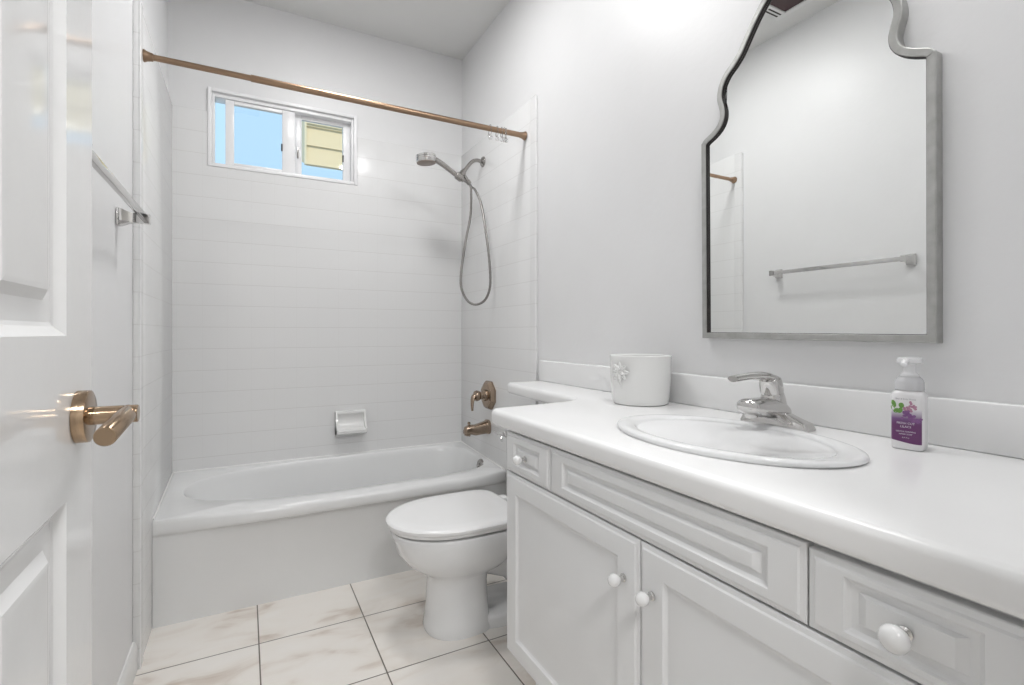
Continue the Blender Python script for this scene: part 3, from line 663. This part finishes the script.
# ---------------------------------------------------------------- faucet
FX, FY = 1.114, 0.760
fa = thing('faucet', (FX, FY, CT1), 'single lever chrome faucet behind the oval sink', 'faucet')
bm = NB()
loft(bm, [se(FX, FY, 0.027, 0.086, CT1+0.0003, 5), se(FX, FY, 0.027, 0.086, CT1+0.006, 5), se(FX, FY, 0.024, 0.081, CT1+0.017, 4.5), se(FX-0.002, FY, 0.021, 0.064, CT1+0.024, 3), se(FX-0.003, FY, 0.017, 0.040, CT1+0.034, 2.5)])
obj('base_plate', bm, 'chrome', fa, ang=30)
bm = NB()
def yz(x, zc, hw, hz, n=3.0): return [Vector((x, FY+p.x, zc+p.y)) for p in se(0, 0, hw, hz, 0, n, 28)]
loft(bm, [yz(FX+0.026, CT1+0.030, 0.022, 0.018), yz(FX+0.0, CT1+0.037, 0.030, 0.026), yz(FX-0.035, CT1+0.046, 0.031, 0.024), yz(FX-0.075, CT1+0.049, 0.029, 0.021), yz(FX-0.098, CT1+0.052, 0.026, 0.018), yz(FX-0.110, CT1+0.053, 0.022, 0.014), yz(FX-0.114, CT1+0.053, 0.015, 0.008)])
lathe(bm, [(0.014, 0), (0.014, 0.016), (0.011, 0.017)], (FX-0.090, FY, CT1+0.044), (0.15, 0, -1), 20)
obj('spout', bm, 'chrome', fa, ang=50)
bm = NB(); ax = Vector((-0.24, 0, 1)).normalized()
lathe(bm, [(0.028, 0), (0.0265, 0.03), (0.0245, 0.042), (0.0235, 0.043), (0.0235, 0.045), (0.0255, 0.046), (0.0255, 0.062), (0.0235, 0.076), (0.014, 0.083), (0.002, 0.085)], (FX-0.004, FY, CT1+0.038), ax, 32); obj('column', bm, 'chrome', fa)
bm = NB(); lp = spline([(FX-0.010, FY, CT1+0.108), (FX-0.04, FY, CT1+0.120), (FX-0.08, FY+0.002, CT1+0.122), (FX-0.144, FY+0.006, CT1+0.117)], 6)
tube(bm, lp, [0.021-0.0006*i*0.6 for i in range(len(lp))], 18, flat=(1.0, 0.50)); obj('lever_handle', bm, 'chrome', fa)

# ---------------------------------------------------------------- canister with flower
CX, CY = 1.097, 1.205
cn = thing('canister', (CX, CY, CT1), 'round white ceramic canister with raised flower near the backsplash', 'canister')
bm = NB(); lathe(bm, [(0.080, 0.0003), (0.084, 0.003), (0.0875, 0.02), (0.0915, 0.075), (0.094, 0.143), (0.0945, 0.149), (0.092, 0.151), (0.089, 0.148), (0.086, 0.07), (0.080, 0.012), (0.002, 0.008)], (CX, CY, CT1), seg=56); obj('vessel', bm, 'ceram', cn)
bm = NB()
fdir = Vector((-0.985, -0.17, 0)).normalized(); side = Vector((fdir.y, -fdir.x, 0)); fc = Vector((CX, CY, CT1+0.102))+fdir*0.0925
def petal(ang, L, wd, lift):
    d = side*math.cos(ang)+Vector((0, 0, 1))*math.sin(ang); n = d.cross(fdir)
    rings = []
    for k in range(7):
        t = k/6; w = wd*math.sin(PI*min(0.08+t*0.9, 0.98))**0.7; q = fc+d*(L*t)+fdir*(lift*t*(1.6-t))-fdir*(L*t*math.cos(ang))**2*5.2
        rings.append([q-n*w, q-n*w*0.5+fdir*0.0042, q+fdir*0.0018, q+n*w*0.5+fdir*0.0042, q+n*w, q-fdir*0.002])
    loft(bm, rings)
for k in range(8): petal(k*PI/4, 0.031, 0.0080, 0.010)
for k in range(6): petal(k*PI/3+0.3, 0.020, 0.006, 0.016)
sphere(bm, fc+fdir*0.006, 0.005)
tube(bm, spline([fc+Vector((0, 0, -0.022)), fc+Vector((0, 0, -0.034))-fdir*0.0005+side*0.003, fc+Vector((0, 0, -0.048))-fdir*0.002+side*0.001], 4), 0.002, 8)
tag(obj('flower', bm, 'ceram', cn, ang=60), 'raised ceramic flower')

# ---------------------------------------------------------------- soap bottle
BXC, BYC = 1.122, 0.492; BR = math.radians(11)      # front turned towards the doorway
sb = thing('soap_bottle', (BXC, BYC, CT1), 'white foaming soap bottle with purple lilac label by the backsplash', 'soap bottle')
bm = NB()
fdirb = Vector((-math.cos(BR), -math.sin(BR), 0)); rdir = Vector((-fdirb.y, fdirb.x, 0))   # rdir: to the viewer's right
rot = BR
def br(z, d, w, n=4.5): return se(BXC, BYC, d, w, CT1+z, n, 48, rot)
loft(bm, [br(0.0004, 0.022, 0.0245), br(0.003, 0.024, 0.0265), br(0.02, 0.025, 0.0275), br(0.098, 0.025, 0.0275), br(0.106, 0.0247, 0.0270), br(0.111, 0.0242, 0.0255, 3.5), br(0.114, 0.023, 0.0235, 2.5), br(0.116, 0.022, 0.022, 2.0)])
sb.scale = (0.95, 0.95, 0.965)
obj('bottle_body', bm, 'bottle', sb, ang=60)
bm = NB(); lathe(bm, [(0.023, 0.1162), (0.0242, 0.117), (0.0238, 0.132), (0.021, 0.139), (0.0165, 0.143)], (BXC, BYC, CT1), seg=32); obj('collar', bm, 'collar', sb)
bm = NB(); lathe(bm, [(0.016, 0.1432), (0.0155, 0.147), (0.012, 0.150), (0.0105, 0.153), (0.0105, 0.166), (0.013, 0.168)], (BXC, BYC, CT1), seg=28)
loft(bm, [[Vector((BXC, BYC, CT1+z))+fdirb*p.x+rdir*p.y for p in se(-0.004+0.001*0, 0, a, b, 0, 3, 28)] for z, a, b in ((0.168, 0.018, 0.015), (0.170, 0.024, 0.0195), (0.175, 0.025, 0.020), (0.179, 0.024, 0.019), (0.180, 0.018, 0.014))])
box(bm, 0, 0.001, 0, 0.001, 0, 0.001) if False else None
tube(bm, [Vector((BXC, BYC, CT1+0.173))+fdirb*0.018, Vector((BXC, BYC, CT1+0.172))+fdirb*0.034, Vector((BXC, BYC, CT1+0.167))+fdirb*0.038], 0.0055, 12)
obj('pump', bm, 'pump', sb)
def fp(u, z, d=0.0): return Vector((BXC, BYC, CT1+z))+fdirb*(0.0251+d)+rdir*u
def on_front(u):   # superellipse depth at lateral offset u
    return 0.025*max(0.0, 1-abs(u/0.0275)**4.5)**(1/4.5)-0.0251
bm = NB()
us = [-0.0245+0.049*i/24 for i in range(25)]
def lab_bot(u): return 0.013+0.006*(0.5-0.5*math.sin(PI*(u+0.008)/0.058)) 
rows = []
for v in [i/10 for i in range(11)]:
    rows.append([fp(u, lab_bot(u)+(0.080-lab_bot(u))*v, on_front(u)+0.0003) for u in us])
loft(bm, rows, False, False, False)
lab = obj('label', bm, 'label', sb); tag(lab, 'purple printed label fading to white')
def disc_print(name, spots, mt, h0):
    bm = NB()
    for u, z, a, b, rt in spots:
        ring = []
        for k in range(14):
            t = 2*PI*k/14; x, y = a*math.cos(t), b*math.sin(t)
            uu, zz_ = u+x*math.cos(rt)-y*math.sin(rt), z+x*math.sin(rt)+y*math.cos(rt); ring.append(bm.verts.new(fp(uu, zz_, on_front(max(-0.0262, min(0.0262, uu)))+h0)))
        bm.faces.new(ring)
    return obj(name, bm, mt, lab)
disc_print('printed_leaves', [(-0.020, 0.089, 0.0042, 0.0075, 0.3), (-0.0215, 0.080, 0.0036, 0.0055, 0.8), (-0.007, 0.087, 0.0045, 0.0052, 0.2), (-0.015, 0.076, 0.006, 0.0042, 0.5), (-0.009, 0.077, 0.004, 0.006, -0.4)], 'leaf', 0.0006)
rnd = random.Random(3)
disc_print('printed_pink_blossoms', [(0.006+rnd.gauss(0, 0.005), 0.081+rnd.gauss(0, 0.004), 0.0026, 0.0022, rnd.random()*3) for k in range(16)]+[(0.013, 0.088, 0.002, 0.002, 0), (0.016, 0.086, 0.0018, 0.0018, 0)], 'pink', 0.0008)
disc_print('printed_lilac_blossoms', [(-0.002+0.018*t+rnd.gauss(0, 0.004), 0.071-0.012*t*t+rnd.gauss(0, 0.004), 0.0026, 0.0024, 0) for t in [rnd.random() for k in range(46)]], 'lilac', 0.001)
def text_part(s, size, z, mt, parent, u0=0.0):
    cu = bpy.data.curves.new('t', 'FONT'); cu.body = s; cu.size = size; cu.align_x = 'CENTER'; cu.resolution_u = 2
    to_ = bpy.data.objects.new('t', cu); COL.objects.link(to_); bpy.context.view_layer.update()
    me = bpy.data.meshes.new_from_object(to_.evaluated_get(bpy.context.evaluated_depsgraph_get())); bpy.data.objects.remove(to_); bpy.data.curves.remove(cu)
    bm = NB(); bm.from_mesh(me); bpy.data.meshes.remove(me)
    for v in bm.verts:
        u, zz_ = v.co.x+u0, v.co.y+z; v.co = fp(u, zz_, on_front(max(-0.0262, min(0.0262, u)))+0.0012)
    return obj('printed_text', bm, mt, parent, smooth=False)
text_part('FRESH CUT', 0.0058, 0.0505, 'white_ink', lab)
text_part('LILACS', 0.0058, 0.0440, 'white_ink', lab)
text_part('GENTLE FOAMING', 0.0038, 0.0350, 'white_ink', lab)
text_part('HAND SOAP', 0.0038, 0.0300, 'white_ink', lab)
text_part('8.75 fl oz', 0.0030, 0.0235, 'white_ink', lab)
text_part('Bath & Body Works', 0.0040, 0.0985, 'ink', lab)

# ---------------------------------------------------------------- mirror
MC = 0.7615; MD = 0.027
half = [(0.284, 1.112), (0.2855, 1.683), (0.274, 1.694), (0.250, 1.705), (0.232, 1.717), (0.222, 1.732), (0.2195, 1.748), (0.2225, 1.765), (0.2285, 1.788), (0.2285, 1.808), (0.222, 1.832), (0.205, 1.857), (0.180, 1.877), (0.162, 1.895), (0.149, 1.914), (0.136, 1.934), (0.118, 1.960), (0.098, 1.985), (0.076, 2.008), (0.052, 2.026), (0.026, 2.037), (0.0, 2.041)]
tl = math.radians(0.5); zc0 = 1.55
def mp(a, z, x):
    a2 = a*math.cos(tl)+(z-zc0)*math.sin(tl)*0.5; z2 = zc0+(z-zc0)*math.cos(tl)+a*math.sin(tl)
    return Vector((x, MC+a2, z2))
half = [half[0]]+[(p.x, p.y) for p in spline([(a, z, 0) for a, z in half[1:]], 4)]
half[-1] = (0.0, 2.041)
loop = [Vector(p) for p in half]+[Vector((-a, z)) for a, z in reversed(half[:-1])]
# resample smooth parts
def off2(poly, d):
    L = len(poly); res = []
    for i in range(L):
        a, p, b = poly[i-1], poly[i], poly[(i+1) % L]; e1, e2 = p-a, b-p
        n1 = Vector((-e1.y, e1.x)).normalized(); n2 = Vector((-e2.y, e2.x)).normalized(); m = n1+n2
        m = m/max(m.length_squared, 0.4)*2; res.append(p+m*d)
    return res
mi = thing('wall_mirror', (XR, MC, 1.112), 'arched mirror in worn silver metal frame above the sink', 'mirror')
area2 = sum(loop[i-1].x*loop[i].y-loop[i].x*loop[i-1].y for i in range(len(loop)))
sg = 1 if area2 > 0 else -1
bm = NB()
prof = [(0.0, 0.0006), (0.0, MD-0.002), (0.002, MD), (0.0145, MD), (0.0158, MD-0.0015), (0.0158, MD-0.003), (0.0158, 0.0006)]
rings = [[mp(p.x, p.y, XR-x) for p in off2(loop, sg*d)] for d, x in prof]
loft(bm, rings, False, False)
obj('frame', bm, 'steel', mi, ang=30)
bm = NB(); loft(bm, [[mp(p.x, p.y, XR-x) for p in off2(loop, sg*d)] for d, x in ((0.0160, MD-0.003), (0.0170, MD-0.003), (0.0170, 0.0168), (0.0160, 0.0168), (0.0160, MD-0.003))], False, False); tag(obj('inner_edge', bm, 'dark', mi, ang=30), 'black inner edge')
bm = NB(); g0 = off2(loop, sg*0.0172)
vs = [bm.verts.new(mp(p.x, p.y, XR-0.0165)) for p in g0]; f = bm.faces.new(vs)
bmesh.ops.triangulate(bm, faces=[f])
r = bmesh.ops.extrude_face_region(bm, geom=list(bm.faces)); 
for v in [v for v in r['geom'] if isinstance(v, bmesh.types.BMVert)]: v.co.x = XR-0.012
obj('mirror_glass', bm, 'silver', mi, smooth=False)

# ---------------------------------------------------------------- ceiling fittings
cl = thing('ceiling_light', (LAMP[0], LAMP[1], CE), 'round flush ceiling lamp in the bathroom near the shower', 'ceiling light')
bm = NB(); lathe(bm, [(0.20, 0.0004), (0.20, 0.010), (0.192, 0.014), (0.175, 0.012), (0.17, 0.0004)], (LAMP[0], LAMP[1], CE), (0, 0, -1), 40, False, False); obj('trim_ring', bm, 'trim', cl)
bm = NB(); lathe(bm, [(0.169, 0.001), (0.169, 0.006), (0.002, 0.008)], (LAMP[0], LAMP[1], CE), (0, 0, -1), 40); obj('lens', bm, 'lens', cl)
vl = thing('ceiling_light', (LAMP2[0], LAMP2[1], CE), 'round flush ceiling lamp above the sink and mirror', 'ceiling light')
bm = NB(); lathe(bm, [(0.16, 0.0004), (0.16, 0.010), (0.152, 0.014), (0.135, 0.012), (0.13, 0.0004)], (LAMP2[0], LAMP2[1], CE), (0, 0, -1), 40, False, False); obj('trim_ring', bm, 'trim', vl)
bm = NB(); lathe(bm, [(0.129, 0.001), (0.129, 0.006), (0.002, 0.008)], (LAMP2[0], LAMP2[1], CE), (0, 0, -1), 40); obj('lens', bm, 'lens', vl)
hl = thing('added_hall_fill_lamp', (HALL_FILL[0], HALL_FILL[1], 2.44), 'added round fill lamp on the unseen hall ceiling', 'ceiling light')  # made-up fixture for the added fill light in the hall
bm = NB(); lathe(bm, [(0.21, 0.0004), (0.21, 0.010), (0.2, 0.014), (0.19, 0.012), (0.185, 0.0004)], (HALL_FILL[0], HALL_FILL[1], 2.44), (0, 0, -1), 40, False, False); obj('trim_ring', bm, 'trim', hl)
bm = NB(); lathe(bm, [(0.184, 0.001), (0.184, 0.006), (0.002, 0.008)], (HALL_FILL[0], HALL_FILL[1], 2.44), (0, 0, -1), 40); obj('lens', bm, 'lens', hl)
ev = thing('exhaust_vent', (-0.03, 1.6, CE), 'white ceiling exhaust vent with dark grille seen in the mirror', 'ceiling vent')
bm = NB(); vx0, vx1, vy0, vy1 = -0.19, 0.13, 1.44, 1.755
for a in ((vx0, vx0+0.03, vy0, vy1), (vx1-0.03, vx1, vy0, vy1), (vx0+0.03, vx1-0.03, vy0, vy0+0.03), (vx0+0.03, vx1-0.03, vy1-0.065, vy1)):
    box(bm, a[0], a[1], a[2], a[3], CE-0.014, CE-0.0003, 0.003)
obj('vent_frame', bm, 'trim', ev)
bm = NB(); box(bm, vx0+0.03, vx1-0.03, vy0+0.03, vy1-0.065, CE-0.006, CE-0.0004); obj('grille', bm, 'maroon', ev)
bm = NB()
for y in (vy1-0.05, vy1-0.03): box(bm, vx0+0.04, vx0+0.14, y, y+0.008, CE-0.0155, CE-0.0141)
obj('slot', bm, 'dark', ev)
